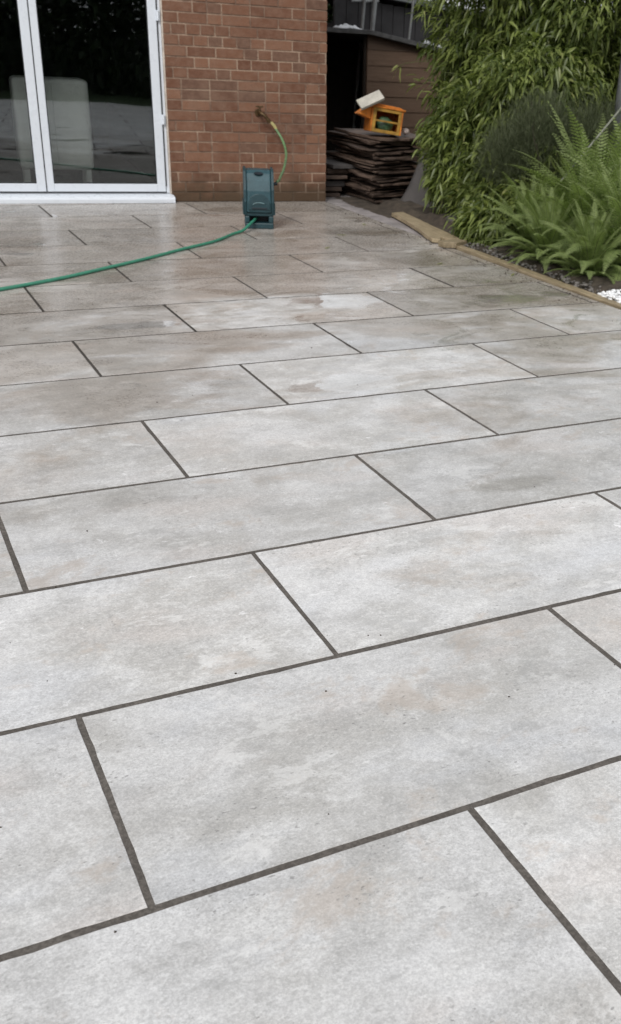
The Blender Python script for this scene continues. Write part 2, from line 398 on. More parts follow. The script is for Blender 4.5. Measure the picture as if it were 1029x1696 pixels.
M_ = dict(
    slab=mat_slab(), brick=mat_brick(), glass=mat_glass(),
    grout=mat_grout(),
    mortar=mat_mortar(),
    upvc=simple('white_upvc', (.65, .69, .745), .32, .006, 3, .01, dirt=None),
    seal=simple('black_rubber_seal', (.015, .017, .02), .6, .1),
    cream=simple('cream_sealant', (.52, .46, .40), .7, .12, 12),
    soil=simple('dark_soil', (.060, .047, .035), .95, .35, 9, 1.0),
    path=simple('old_concrete_path', (.30, .275, .275), .55, .18, 3, .3, dirt=(.18, .165, .155)),
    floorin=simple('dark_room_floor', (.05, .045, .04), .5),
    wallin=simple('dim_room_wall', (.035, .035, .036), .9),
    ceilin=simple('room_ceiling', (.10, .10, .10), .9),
    cabinet=simple('pale_painted_cabinet', (.78, .78, .74), .6, .04, 3),
    reel=simple('teal_plastic', (.014, .044, .054), .42, .10, 12, .05),
    reel_light=simple('teal_panel_plastic', (.026, .070, .086), .36, .10, 12, .05),
    reel_dark=simple('black_plastic', (.006, .012, .018), .5, .1),
    reel_line=simple('pale_plastic_line', (.16, .26, .28), .4, .1),
    hose=simple('green_hose', (.045, .24, .155), .34, .08, 40, .1),
    hose_old=simple('faded_green_hose', (.12, .22, .10), .45, .15, 30, .1),
    yellow=simple('yellow_connector', (.36, .32, .13), .4, .1),
    brass=simple('tarnished_brass', (.085, .052, .022), .5, .2, 20, .2, metallic=.5),
    orange=simple('orange_plastic', (.50, .155, .012), .6, .22, 9, .2, dirt=(.16, .07, .02)),
    ochre=simple('ochre_plastic', (.31, .17, .022), .6, .25, 12, .2, dirt=(.14, .08, .02)),
    green_bag=simple('green_plastic_sack', (.05, .10, .05), .4, .4, 14, .5),
    carton=simple('white_carton', (.44, .42, .37), .6, .10, 8, .1, dirt=(.28, .29, .20)),
    pink=simple('pinkish_white_rag', (.55, .46, .43), .8, .1, 8, .3),
    felt=simple('roofing_felt', (.085, .085, .085), .85, .2, 20, .4),
    greywall=simple('dark_grey_cladding', (.035, .034, .036), .8, .15, 6, .2),
    greyroof=simple('grey_green_roof_edge', (.14, .155, .15), .6, .15, 8, .2),
    steel=simple('grey_metal', (.26, .27, .27), .45, .12, 10, .05, metallic=.3),
    postgrey=simple('galvanised_post', (.13, .135, .14), .55, .15, 7, .1, metallic=.2),
    white_sheet=simple('white_plastic_sheet', (.60, .62, .64), .4, .08, 8, .3),
    redwall=simple('red_brown_wall', (.12, .055, .040), .85, .3, 4, .3),
    membrane=simple('grey_membrane', (.070, .064, .062), .75, .12, 7, .3),
    stone=simple('bed_stone', (.13, .12, .11), .85, .3, 14, .6),
    whitestone=simple('white_gravel', (.80, .81, .82), .75, .06, 14, .3),
    cane=simple('pale_cane', (.22, .23, .19), .6, .15, 20, .2),
    tile_roof=simple('roof_tiles', (.10, .06, .05), .85, .2, 5, .4),
    lawn=simple('lawn_turf', (.030, .055, .014), .9, .3, 20, .8),
    stem=simple('bamboo_stem', (.09, .11, .035), .5, .25, 12, .1),
    bark=simple('bark', (.05, .04, .03), .9, .3, 12, .8),
    shedwood=mat_wood('brown_shed_board', (.115, .072, .047), (.150, .096, .064), (1, 10, 14)),
    timber=mat_wood('pale_timber', (.20, .155, .095), (.36, .29, .185), (10, 1, 10), .6),
    timber_dark=mat_wood('wet_timber_side', (.06, .035, .02), (.12, .07, .04), (10, 1, 10), .5),
    slate=mat_wood('weathered_board', (.040, .027, .021), (.130, .090, .068), (2, 2, 30), .6, 5),
    fence=mat_wood('dark_fence_board', (.030, .022, .016), (.06, .046, .034), (8, 8, 1)),
    bamboo=mat_leaf('bamboo_leaf', (.066, .095, .024), (.300, .360, .105), (.38, .38, .15), .40, .38),
    fern=mat_leaf('fern_frond', (.135, .200, .060), (.37, .46, .17), (.40, .46, .20), .45, .5),
    wisp=mat_leaf('bronze_foliage', (.070, .086, .044), (.155, .178, .105), None, .25, .7, .2),
    hedge=mat_leaf('hedge_leaf', (.018, .035, .010), (.045, .08, .020), None, .2, .5),
)

# ------------------------------------------------------------------ ground, patio, path
gnd = MB()
gnd.add([(-120, -120, -.05), (120, -120, -.05), (120, 160, -.05), (-120, 160, -.05)], [(0, 1, 2, 3)])
tag(gnd.build('ground', M_['soil']), kind='structure')
EDGE = 3.915
W, L, G = .605, 1.21, .0138
Y0 = 1.325
pat = MB()
def slab(x0, x1, y0, y1):
    if x1 - x0 < .03: return
    r = tuple(rng.random(3))
    j = lambda: rng.uniform(-.0012, .0012)
    x0 += G / 2 + j(); x1 -= G / 2 + j(); y0 += .0080 + j(); y1 -= .0080 + j()
    dz = rng.uniform(-.0005, .0005); c = .0010
    nxs, nys = (30, 16) if y0 < 5 else (2, 2)
    ring = [(x0 + (x1 - x0) * t / nxs, y0, 0, -1) for t in range(nxs)] + [(x1, y0 + (y1 - y0) * t / nys, 1, 0) for t in range(nys)]
    ring += [(x1 - (x1 - x0) * t / nxs, y1, 0, 1) for t in range(nxs)] + [(x0, y1 - (y1 - y0) * t / nys, -1, 0) for t in range(nys)]
    m_ = len(ring); A_, B_, C_ = [], [], []
    for px, py, nx_, ny_ in ring:
        k_ = abs(rng.normal(0, .0007)) if y0 < 5 else 0
        if rng.random() < .03 and y0 < 5: k_ += .0022
        bx, by = px - nx_ * k_, py - ny_ * k_
        ix = min(max(bx, x0 + c), x1 - c); iy = min(max(by, y0 + c), y1 - c)
        A_.append((ix - nx_ * (k_ * .6), iy - ny_ * (k_ * .6), dz)); B_.append((bx, by, dz - c * .8)); C_.append((bx, by, -.022))
    vs = A_ + B_ + C_
    fs = [tuple(range(m_))]
    for i in range(m_):
        k = (i + 1) % m_
        fs += [(i, m_ + i, m_ + k, k), (m_ + i, 2 * m_ + i, 2 * m_ + k, m_ + k)]
    pat.add(vs, fs, r, 0)
phase = {-1: 1.468, 0: .878, 1: .2636, 2: .8664, 3: .2549, 4: .8598, 5: .2406, 6: .8449, 7: .2274, 8: .8207, 9: .813, 10: 1.405, 11: .80, 12: 1.40, 13: .80}
phase[9] = .21 + .605; phase[8] = .2073; 
# measured joints: row 8 at 1.42 / 2.63, row 9 at 2.02, row 10 at 1.40, row 11 at 2.01, row 12 at 1.40
phase[8] = 1.42; phase[9] = .815; phase[7] = .2274 + .0; phase[7] = .2274
meas = {5: .2406, 6: .8449, 7: .2274}
# bands as fitted (band k lies between row line k and k+1)
fit = {-1: .878057, 0: .26356, 1: .866406, 2: .254859, 3: .859792, 4: .240639, 5: .84493, 6: .227449, 7: .820756, 8: .20727}
for k in range(-9, 14):
    y0 = Y0 + (k - 0) * W
    y1 = y0 + W
    if k in fit: ph = fit[k]
    elif k < -1: ph = .27 if (k % 2 == 0) else .876
    else: ph = {9: .812, 10: .20, 11: .80, 12: .197, 13: .80}[k]
    if k == 13: y1 = y0 + .28
    x = ph - 5 * L
    while x < EDGE:
        cuts = [max(x, -3.5), min(x + L, EDGE)]
        if k in (5, 7) and x < 3.25 < x + L and x > 2.5: cuts = [x, 3.25, min(x + L, EDGE)]
        for a, b in zip(cuts[:-1], cuts[1:]):
            if b > a: slab(a, b, y0, y1)
        x += L
pb = MB()
pb.box(-3.5, EDGE, Y0 - 9 * W, 9.45, -.045, -.0014)
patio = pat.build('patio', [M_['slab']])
tag(patio, kind='structure')
gr = pb.build('grout_joint', M_['grout'], patio)

pth = MB()
for i, (a, b) in enumerate([(5.7, 7.35), (7.35, 9.05), (9.05, 10.5), (10.5, 12.0)]):
    pth.box(3.935, 4.55 + (.15 if i > 1 else 0), a + .006, b - .006, -.04, -.006, tuple(rng.random(3)))
tag(pth.build('path', M_['path'], bevel=.004), kind='structure')

bed = MB()
nx, ny = 60, 130
vs, fs = [], []
for j in range(ny + 1):
    for i in range(nx + 1):
        x = 3.975 + 3.4 * (i / nx) ** 1.3; y = 3.2 + 6.2 * j / ny
        e = min(1, (x - 3.975) / .25)
        if y > 6.9 and x < 4.35: e *= .25
        z = -.012 + e * (.05 + .035 * noise.noise(Vector((x * 3, y * 3, 0))) + .02 * noise.noise(Vector((x * 14, y * 14, 2))) + .010 * noise.noise(Vector((x * 45, y * 45, 2))))
        vs.append((x, y, z))
for j in range(ny):
    for i in range(nx):
        a = j * (nx + 1) + i; fs.append((a, a + 1, a + nx + 2, a + nx + 1))
bed.add(vs, fs)
tag(bed.build('soil_bed', M_['soil'], smooth=True), kind='structure')

lw = MB()
lw.add([(-60, -60, -.03), (60, -60, -.03), (60, -4.3, -.03), (-60, -4.3, -.03)], [(0, 1, 2, 3)])
tag(lw.build('lawn', M_['lawn']), kind='structure')

def pebble(mb, x, y, z, r, m=0, flat=.7):
    ph = rng.uniform(0, 6.3, 3); sc = rng.uniform(.7, 1.3, 3)
    vs = []
    n1, n2 = 6, 4
    for a in range(n2 + 1):
        t = math.pi * a / n2
        for b in range(n1):
            w = 2 * math.pi * b / n1 + ph[0]
            k = r * (1 + .18 * math.sin(3 * w + ph[1]) + .15 * math.cos(2 * t + ph[2]))
            vs.append((x + k * sc[0] * math.sin(t) * math.cos(w), y + k * sc[1] * math.sin(t) * math.sin(w), z + k * flat * math.cos(t)))
    fs = []
    for a in range(n2):
        for b in range(n1):
            fs.append((a * n1 + b, (a + 1) * n1 + b, (a + 1) * n1 + (b + 1) % n1, a * n1 + (b + 1) % n1))
    mb.add(vs, fs, tuple(rng.random(3)), m)
wg = MB()
for i in range(3200):
    y = rng.uniform(3.4, 5.10) if i < 2200 else rng.uniform(-3.5, 3.4)
    x = 3.985 + rng.uniform(0, 1) ** 1.4 * .6
    if y > 4.85: x = 3.985 + rng.uniform(0, .45)
    pebble(wg, x, y, .004 + rng.uniform(0, .03), rng.uniform(.009, .017) * (1 if i < 2200 else 1.8))
tag(wg.build('white_gravel', M_['whitestone'], smooth=True), 'white gravel behind the timber edging at the foot of the ferns', 'gravel', kind='stuff')
pg = MB()
for i in range(230):
    y = rng.uniform(5.1, 7.3); x = 3.99 + abs(rng.normal(0, .11))
    pebble(pg, x, y, .012 + rng.uniform(0, .012), rng.uniform(.005, .016))
tag(pg.build('bed_pebbles', M_['stone'], smooth=True), 'grey pebbles scattered on soil along the timber edging', 'pebbles', kind='stuff')
rk = MB(); pebble(rk, 4.42, 7.68, .045, .055, flat=.8)
ro_ = rk.build('rock', M_['stone'], smooth=True)
sm_ = ro_.modifiers.new('sub', 'SUBSURF'); sm_.levels = sm_.render_levels = 2
tag(ro_, 'dark rounded stone on the soil behind the loose plank', 'rock')

gt_ = MB()
for x, y in [(.1, 1.63), (1.79, 3.91), (1.83, 3.92), (1.93, 3.96), (.18, 1.32), (1.74, 3.92), (1.32, 6.62), (1.0, 1.98), (.98, 1.97), (.62, 1.42), (1.44, 2.5)]:
    for q in range(1): pebble(gt_, x + rng.normal(0, .012), y + rng.normal(0, .012), .001, rng.uniform(.0010, .0022))
for q in range(70):
    y = rng.uniform(1.6, 8.8); pebble(gt_, rng.uniform(.0, 3.85), y, .0012, rng.uniform(.0008, .0022) * (1 + .12 * y))
for q in range(140):
    pebble(gt_, 3.9 - abs(rng.normal(0, .10)), rng.uniform(5, 8.6), .0015, rng.uniform(.002, .006))
tag(gt_.build('grit', M_['soil'], smooth=True), 'specks of dark soil and grit scattered over the slabs', 'grit', kind='stuff')
lf_ = 0
for x, y in [(3.55, 6.25), (3.78, 5.75), (3.35, 7.4), (2.95, 6.9), (3.7, 7.9)]:
    a = rng.uniform(0, 6.28)
    Vl, Fl, Al = [(0, 0, .003), (.03, -.007, .006), (.03, .0, .003), (.03, .007, .007), (.06, -.005, .006), (.06, 0, .004), (.06, .005, .007), (.09, 0, .006)], [[0, 1, 2], [0, 2, 3], [1, 4, 5], [1, 5, 2], [2, 5, 6], [2, 6, 3], [4, 7, 5], [5, 7, 6]], [(.6, 1, 0)] * 8
    o = tri_mesh('fallen_leaf', np.array(Vl), np.array(Fl), np.array(Al), M_['bamboo'])
    o.location = (x, y, .001); o.rotation_euler = (0, 0, a)
    tag(o, 'small dry bamboo leaf fallen on the slabs near the timber edging', 'leaf', group='fallen leaves on the patio')

# ------------------------------------------------------------------ timber edging and loose plank
ed = MB()
seg = 40
vs, fs = [], []
for i in range(seg + 1):
    y = 3.3 + (6.88 - 3.3) * i / seg
    w = .004 * math.sin(y * 3.1)
    wd = .060 + .006 * math.sin(y * 1.3 + 1)
    h = .016 + .004 * math.sin(y * 2.2)
    vs += [(EDGE + .008 + w, y, -.04), (EDGE + .008 + w, y, h), (EDGE + .008 + w + wd, y, h + .002), (EDGE + .008 + w + wd, y, -.04)]
for i in range(seg):
    for k in range(4):
        a = i * 4 + k; b = i * 4 + (k + 1) % 4
        fs.append((a, a + 4, b + 4, b))
fs += [(0, 1, 2, 3), tuple(seg * 4 + k for k in (3, 2, 1, 0))]
ed.add(vs, fs, (.5, .2, .1))
tag(ed.build('timber_edging', M_['timber'], bevel=.004), 'long pale timber edging strip between patio slabs and planting bed', 'edging board')

plank = empty('loose_plank', (4.0, 7.4, 0))
tag(plank, 'loose split pale plank lying at the end of the timber edging', 'plank')
pk = MB()
out = [(4.12, 8.20), (4.25, 8.24), (4.20, 7.85), (4.14, 7.45), (4.10, 7.10), (4.07, 6.94), (3.985, 6.93), (3.955, 7.02), (3.90, 6.93), (3.85, 6.97), (3.90, 7.18), (3.965, 7.40), (3.99, 7.52), (4.06, 7.85)]
out = [(x - 4.0, y - 7.4) for x, y in out]
pk.prism(out[::-1], 'z', .006, .036, (.7, .2, .4))
pk.build('board', M_['timber'], plank, bevel=.004)
pk2 = MB()
pk2.prism([(x - 4.0, y - 7.4) for x, y in [(3.83, 6.84), (4.02, 6.88), (4.05, 6.79), (3.92, 6.725), (3.835, 6.76)]], 'z', .004, .045, (.3, .6, .4))
pk2.build('broken_end', M_['timber'], plank, bevel=.004)

# ------------------------------------------------------------------ house
H0 = Vector((2.53, 9.27, 0)); HR = math.radians(-5)
house = empty('brick_house', H0, HR)
tag(house, 'red brick house wall with white framed glass patio doors', 'house')
HX = 1.39; HT = 5.2
CH, BL, MT = .082, .240, .014
def bricks(mb, x0, x1, z0, z1, face_y=0.0, T=None, seed=1):
    rr = random.Random(seed)
    k = 0; z = z0
    while z < z1 - .02:
        zt = min(z + CH, z1)
        x = x0 - (BL * .5 if k % 2 else 0) - BL * rr.choice((0, 0, .25))
        while x < x1:
            bl = BL if rr.random() > .36 else BL * .5
            a, b = max(x, x0), min(x + bl, x1)
            if b - a > .035:
                d = rr.uniform(-.0012, .0016)
                ca = (rr.random(), rr.random(), rr.random())
                e = MT / 2
                aa = a + (e if a > x0 + 1e-6 else 0); bb = b - (e if b < x1 - 1e-6 else 0)
                t = lambda: rr.uniform(-.0012, .0012)
                mb.box(aa + t(), bb + t(), face_y - .0055 + d, face_y + .02, z + e + t(), zt - e + t(), ca, 0, T)
            x += bl
        z += CH; k += 1
wb = MB()
bricks(wb, 0, HX, 0, HT, seed=3)
bricks(wb, -3.06, 0, 2.16, HT, seed=4)
bricks(wb, -6.5, -3.06, 0, HT, seed=5)
Tf = Matrix.Translation((HX, 0, 0)) @ Matrix.Rotation(math.radians(90), 4, 'Z')
bricks(wb, .02, 6, 0, HT, face_y=0, T=Tf, seed=6)
e_ = .003
wb.box(0, HX - e_, 0, .25, -.05, HT, m=1)
wb.box(-3.06, 0, 0, .25, 2.16, HT, m=1)
wb.box(-6.5, -3.06, 0, .25, -.05, HT, m=1)
wb.box(HX - .25, HX - e_, .25, 6, -.05, HT, m=1)
wb.box(-6.5, -6.3, .25, 6, -.05, HT, m=1)
wb.box(-6.5, HX - e_, 6, 6.2, -.05, HT, m=1)
wb.build('wall', [M_['brick'], M_['mortar']], house)
rf = MB()
rf.prism([(-.32, HT - .02), (-.32, HT + .14), (3.1, HT + 1.35), (6.5, HT + .14), (6.5, HT - .02)], 'x', -6.7, HX + .15)
rf.build('roof', M_['tile_roof'], house)
gt = MB()
gt.tube([(-6.6, -.38, HT + .04), (HX + .1, -.38, HT + .04)], .055, 12)
gt.build('gutter', M_['seal'], house)
rm = MB()
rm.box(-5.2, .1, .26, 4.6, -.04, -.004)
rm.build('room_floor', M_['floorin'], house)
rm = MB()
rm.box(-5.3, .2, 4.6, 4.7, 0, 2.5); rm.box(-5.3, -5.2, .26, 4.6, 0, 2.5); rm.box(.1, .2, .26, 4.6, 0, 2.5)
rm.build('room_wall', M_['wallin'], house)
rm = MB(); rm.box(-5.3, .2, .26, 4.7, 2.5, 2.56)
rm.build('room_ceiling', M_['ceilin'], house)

door = empty('patio_door'); door.parent = house
DY = .03
fr = MB()   # outer frame
fr.box(-3.055, -3.0, DY - .01, DY + .07, .055, 2.155)
fr.box(-.040, -.013, DY - .006, DY + .07, .07, 2.155)
fr.box(-3.0, -.040, DY - .01, DY + .07, 2.09, 2.155)
fr.box(-3.055, -.013, DY + .004, DY + .07, .035, .073)
fr.build('frame', M_['upvc'], door, bevel=.004)
sill = MB()
sill.prism([(-.085, .0), (-.085, .030), (-.075, .048), (-.02, .058), (.03, .066), (.10, .066), (.10, .0)], 'x', -3.09, .012)
sill.build('sill', M_['upvc'], door, bevel=.003)
tr = MB()
tr.box(-.0125, -.001, .004, .05, .066, 2.155)
tr.build('sealant_trim', M_['cream'], door)
gs = MB()
gs.box(-3.0, -.041, DY - .013, DY + .02, .0735, .0795)
gs.box(-1.0235, -1.0155, DY - .013, DY + .03, .077, 2.09)
gs.box(-2.0035, -1.9955, DY - .013, DY + .03, .077, 2.09)
for z0, z1 in ((.13, .62), (.70, 1.40), (1.48, 1.98)): gs.box(-.0475, -.0385, DY - .0145, DY + .02, z0, z1)
gs.build('seal', M_['seal'], door)
for z0 in (.622, 1.402):
    m = MB(); m.box(-.052, -.022, DY - .026, DY - .0135, z0, z0 + .076)
    m.tube([(-.037, DY - .030, z0 + .002), (-.037, DY - .030, z0 + .074)], .007, 10)
    m.build('hinge', M_['upvc'], door, bevel=.001)
for x0, x1 in ((-3.0, -2.0025), (-1.9965, -1.0225), (-1.0165, -.0460)):
    lf = MB()
    st = .058; a, b = x0, x1
    y0, y1 = DY - .012, DY + .045
    z0, z1 = .080, 2.088; zb = z0 + .064
    lf.box(a, a + st, y0, y1, z0, z1); lf.box(b - st - .012, b, y0, y1, z0, z1)
    lf.box(a + st, b - st - .012, y0 + .001, y1, z0, zb); lf.box(a + st, b - st - .012, y0 + .001, y1, z1 - .064, z1)
    lo = lf.build('leaf_frame', M_['upvc'], door, bevel=.004)
    gk = MB()
    ga, gb, gz0, gz1 = a + st, b - st - .012, zb, z1 - .064
    w = .006
    gk.box(ga, ga + w, y0 + .008, y1 - .01, gz0, gz1); gk.box(gb - w, gb, y0 + .008, y1 - .01, gz0, gz1)
    gk.box(ga + w, gb - w, y0 + .008, y1 - .01, gz0, gz0 + w); gk.box(ga + w, gb - w, y0 + .008, y1 - .01, gz1 - w, gz1)
    gk.build('gasket', M_['seal'], lo)
    gm = MB(); gm.box(ga + w, gb - w, y0 + .020, y0 + .026, gz0 + w, gz1 - w)
    gm.build('glass_pane', M_['glass'], lo)

def HW(x, y, z): # house-local to world
    return Matrix.Translation(H0) @ Matrix.Rotation(HR, 4, 'Z') @ Vector((x, y, z))
cb = empty('cabinet', HW(-.885, .34, 0), HR)
tag(cb, 'pale boxy cabinet on low legs seen through the patio door glass', 'cabinet')
m = MB(); m.box(-.30, .30, 0, .36, .215, .93); m.build('body', M_['cabinet'], cb, bevel=.04, seg=5)
m = MB(); m.box(-.262, .0, -.006, .004, .255, .89); m.build('cabinet_door', M_['cabinet'], cb, bevel=.003)
m = MB(); m.box(.005, .262, -.010, .004, .255, .89); m.build('cabinet_door', M_['cabinet'], cb, bevel=.003)
for x, y in ((-.27, .02), (.23, .02), (-.27, .30), (.23, .30)):
    m = MB(); m.box(x, x + .04, y, y + .04, 0, .213); m.build('leg', M_['cabinet'], cb)

# ------------------------------------------------------------------ garden tap on the wall
tap = empty('garden_tap', HW(.770, -.006, .74), HR)
tag(tap, 'tarnished brass garden tap on the brick wall above the hose reel', 'tap')
m = MB(); m.tube([(0, 0, 0), (0, -.012, 0)], .030, 16); m.build('wall_plate', M_['brass'], tap, bevel=.002)
m = MB(); m.tube(spline([(0, -.010, 0), (0, -.05, 0), (.008, -.085, -.002), (.035, -.10, -.022), (.060, -.10, -.048)]), .014, 12, ); m.build('spout', M_['brass'], tap, smooth=True)
m = MB(); m.tube([(0, -.06, .01), (0, -.06, .045)], .009, 10); m.box(-.032, .032, -.068, -.052, .043, .056); m.build('tap_handle', M_['brass'], tap, bevel=.003)
m = MB(); m.tube([(.056, -.10, -.045), (.078, -.10, -.072)], .017, 12); m.build('threaded_collar', M_['brass'], tap, bevel=.002)

lh = empty('supply_hose', (3.40, 9.07, .635))
tag(lh, 'short faded green hose with yellow connector looping from tap to reel', 'hose')
def LH(x, y, z): return Vector((x - 3.40, y - 9.07, z - .635))
m = MB(); m.tube([LH(3.372, 9.085, .672), LH(3.40, 9.07, .640), LH(3.414, 9.06, .612)], [.012, .014, .011], 12); m.build('connector', M_['yellow'], lh, bevel=.001)
pts = [LH(3.405, 9.066, .625), LH(3.444, 9.0, .535), LH(3.40, 8.8, .445), LH(3.225, 8.4, .372), LH(3.10, 8.15, .340), LH(3.03, 8.0, .330), LH(2.965, 7.87, .335)]
m = MB(); m.tube(spline(pts), .0105, 10); m.build('tube', M_['hose_old'], lh, smooth=True)

# ------------------------------------------------------------------ hose reel box
reel = empty('hose_reel', (2.83, 7.92, 0), math.radians(-18)); reel.scale = (1, 1, .965)
tag(reel, 'dark teal plastic hose reel box standing on the patio slabs', 'hose reel')
m = MB()
hw = .108
m.box(-hw, hw, -.13, .14, .0, .046)
m.box(-hw, hw, -.13, .14, .098, .128)
m.box(-hw, -.072, -.13, .14, .046, .098); m.box(.072, hw, -.13, .14, .046, .098)
m.box(-.072, .072, .0, .14, .046, .098)
m.build('base', M_['reel'], reel, bevel=.008)
m = MB(); m.box(-.0715, .0715, -.02, -.003, .0465, .0975); m.build('slot_lining', M_['reel_dark'], reel)
prof = [(-.150, .128), (-.158, .20), (-.150, .29), (-.130, .365), (-.100, .415), (-.06, .437), (.07, .437), (.12, .405), (.145, .34), (.15, .20), (.145, .128)]
m = MB(); m.prism(prof, 'x', -.092, .092)
m.build('housing', M_['reel_light'], reel, bevel=.01)
for s in (-1, 1):
    pr = [(-.135, .105), (-.150, .15), (-.165, .21), (-.157, .30), (-.137, .375), (-.100, .43), (-.06, .448), (.07, .448), (.13, .41), (.155, .34), (.16, .20), (.15, .105)]
    xs = sorted((s * .0925, s * .113))
    m = MB()
    m.prism(pr, 'x', xs[0], xs[1])
    # flared lower rim
    m.box(min(s * .1132, s * .121), max(s * .1132, s * .121), -.145, .14, .108, .20)
    m.build('side_cheek', M_['reel'], reel, bevel=.006)
# arched guard low on the front
m = MB()
arc = [(-.082, .150)] + [(.082 * -math.cos(t), .150 + .045 + .075 * math.sin(t)) for t in np.linspace(0, math.pi, 15)] + [(.082, .150)]
def fy(z): return -.158 + (0 if z < .2 else .09 * (z - .2)) - .004
vs = [(x, fy(z), z) for x, z in arc] + [(x, fy(z) + .03, z) for x, z in arc]
nA = len(arc)
m.add(vs, [tuple(range(nA)), tuple(range(2 * nA - 1, nA - 1, -1))] + [(i, nA + i, nA + (i + 1) % nA, (i + 1) % nA) for i in range(nA)])
m.build('arched_panel', M_['reel'], reel, bevel=.002)
m = MB(); m.tube([(.048 * -math.cos(t), -.166, .182 + .024 * math.sin(t)) for t in np.linspace(.25, math.pi - .6, 12)], .0028, 6); m.build('arc_moulding', M_['reel_line'], reel, smooth=True)
m = MB()
for q in range(3): m.box(-.055 + q * .004, .060 - q * .004, -.1665, -.15, .155 + q * .0, .168)
m.v = m.v[:8]; m.f = m.f[:6]; m.a = m.a[:6]; m.m = m.m[:6]
m.build('vent_recess', M_['reel_dark'], reel, bevel=.003)
m = MB()
vs = []
for t in np.linspace(0, 2 * math.pi, 18)[:-1]: vs.append((.034 * math.cos(t), -.108 + .014 * math.sin(t), .4145 + .0085 * math.sin(t)))
m.add(vs, [tuple(range(len(vs)))], (0, 0, 0)); m.add([(x, y - .002, z + .004) for x, y, z in vs], [tuple(range(len(vs)))])
m.build('handle_recess', M_['reel_dark'], reel)
m = MB(); m.tube(spline([(-.05, -.075, .436), (-.045, -.06, .468), (0, -.055, .476), (.045, -.06, .468), (.05, -.075, .436)], 5), .008, 8); 
m = MB(); m.tube([(.113, -.02, .33), (.145, -.02, .335)], .013, 10); m.build('inlet', M_['reel_dark'], reel, bevel=.002)

gh = MB()
gp = [(2.83, 7.94, .07), (2.76, 7.82, .066), (2.68, 7.72, .045), (2.60, 7.64, .018), (2.50, 7.56, .011), (2.37, 7.40, .0105), (2.234, 7.255, .0105), (1.961, 7.035, .0105), (1.693, 6.80, .0105), (1.371, 6.545, .0105), (1.041, 6.297, .0105), (.685, 6.085, .0105), (.45, 5.97, .0105), (.0, 5.72, .0105), (-.6, 5.6, .0105)]
gh.tube(spline(gp, 8), .0105, 12)
tag(gh.build('garden_hose', M_['hose'], smooth=True), 'long bright green hose trailing from the reel across the patio', 'hose')

# ------------------------------------------------------------------ stacked boards with crate on top
P0, P1, P2, P3 = Vector((4.29, 8.90)), Vector((4.86, 9.10)), Vector((4.86, 9.95)), Vector((4.33, 10.0))
z = 0.0; lay = 0; boards = []
while z < .55:
    th = rng.uniform(.008, .024)
    mb = MB()
    o = Vector((rng.uniform(-.05, .05), rng.uniform(-.05, .05)))
    poly = []
    C4 = [P0, P1, P2, P3]
    for i in range(4):
        A, B = C4[i], C4[(i + 1) % 4]
        for t in (0.0, .22, .41, .63, .84):
            p = A.lerp(B, t) + o + Vector((rng.uniform(-.034, .034), rng.uniform(-.034, .034)))
            poly.append((p.x, p.y))
    n = len(poly)
    tx, ty = rng.uniform(-.02, .02), rng.uniform(-.02, .02)
    cx, cy = 4.58, 9.5
    f = lambda p, zz: (p[0] - cx, p[1] - cy, zz + tx * (p[0] - cx) + ty * (p[1] - cy) + .004 * math.sin(9 * p[0] + lay) + rng.uniform(-.002, .002))
    vs = [f(p, 0) for p in poly] + [f(p, th) for p in poly]
    mb.add(vs, [tuple(range(n - 1, -1, -1)), tuple(range(n, 2 * n))] + [(i, (i + 1) % n, n + (i + 1) % n, n + i) for i in range(n)], tuple(rng.random(3)))
    ob = mb.build('weathered_board', M_['slate'], bevel=.003)
    ob.location = (cx, cy, z); ob.rotation_euler = (0, 0, rng.uniform(-.05, .05))
    lab = 'weathered dark board in the middle of the tall stack between house corner and bamboo'
    boards.append(ob)
    tag(ob, lab, 'board', group='stacked dark boards beside the house corner')
    z += th + rng.uniform(.003, .010); lay += 1
STZ = z
boards[0]['label'] = 'bottom board of the tall dark stack, resting on the path'
boards[-1]['label'] = 'topmost board of the dark stack, directly under the orange crate'
# second, lower pile leaning to the left of the stack
lowz = 0
for i in range(6):
    th = rng.uniform(.03, .05)
    mb = MB()
    a0 = rng.uniform(-.1, .1)
    mb.box(-.13, .12, -.30, .32, 0, th, tuple(rng.random(3)))
    ob = mb.build('stone_slab', M_['membrane'] if i in (2, 5) else M_['slate'], bevel=.005)
    ob.location = (4.10 + .015 * i + rng.uniform(-.02, .02), 9.72 + rng.uniform(-.04, .04), lowz); ob.rotation_euler = (rng.uniform(-.03, .03), .0, a0)
    tag(ob, 'grey slab in the low pile against the left of the board stack', 'slab', group='low pile of slabs by the board stack')
    lowz += th + .012

cr = empty('crate', (4.47, 9.10, STZ + .018), math.radians(-14)); cr.rotation_euler[1] = math.radians(7); cr.rotation_euler[0] = math.radians(-3)
tag(cr, 'orange plastic crate with open ochre side on top of the dark boards', 'crate')
m = MB()
m.box(-.14, .12, -.09, -.076, 0, .028); m.box(-.14, .12, -.09, -.076, .092, .108); m.box(-.14, .12, -.09, -.076, .178, .205)
m.box(-.14, -.112, -.0895, -.0765, .028, .178); m.box(.094, .12, -.0895, -.0765, .028, .178)
m.build('open_side', M_['ochre'], cr, bevel=.003)
m = MB()
m.box(.1205, .135, -.09, .19, 0, .20); m.box(-.155, -.1405, -.09, .19, 0, .20); m.box(-.155, .135, .1905, .205, 0, .20); m.box(-.14, .12, -.075, .19, 0, .012)
m.build('shell', M_['orange'], cr, bevel=.004)
m = MB()
m.box(-.165, .150, -.10, .21, .2055, .222)
m.prism([(-.27, .13), (-.17, .222), (-.155, .205), (-.155, .10)], 'y', -.06, .16)
m.prism([(-.165, .2225), (-.10, .240), (.10, .235), (.15, .2225)], 'y', -.05, .20)
m.build('lid', M_['orange'], cr, bevel=.004)
gb = MB()
vs, fs = [], []
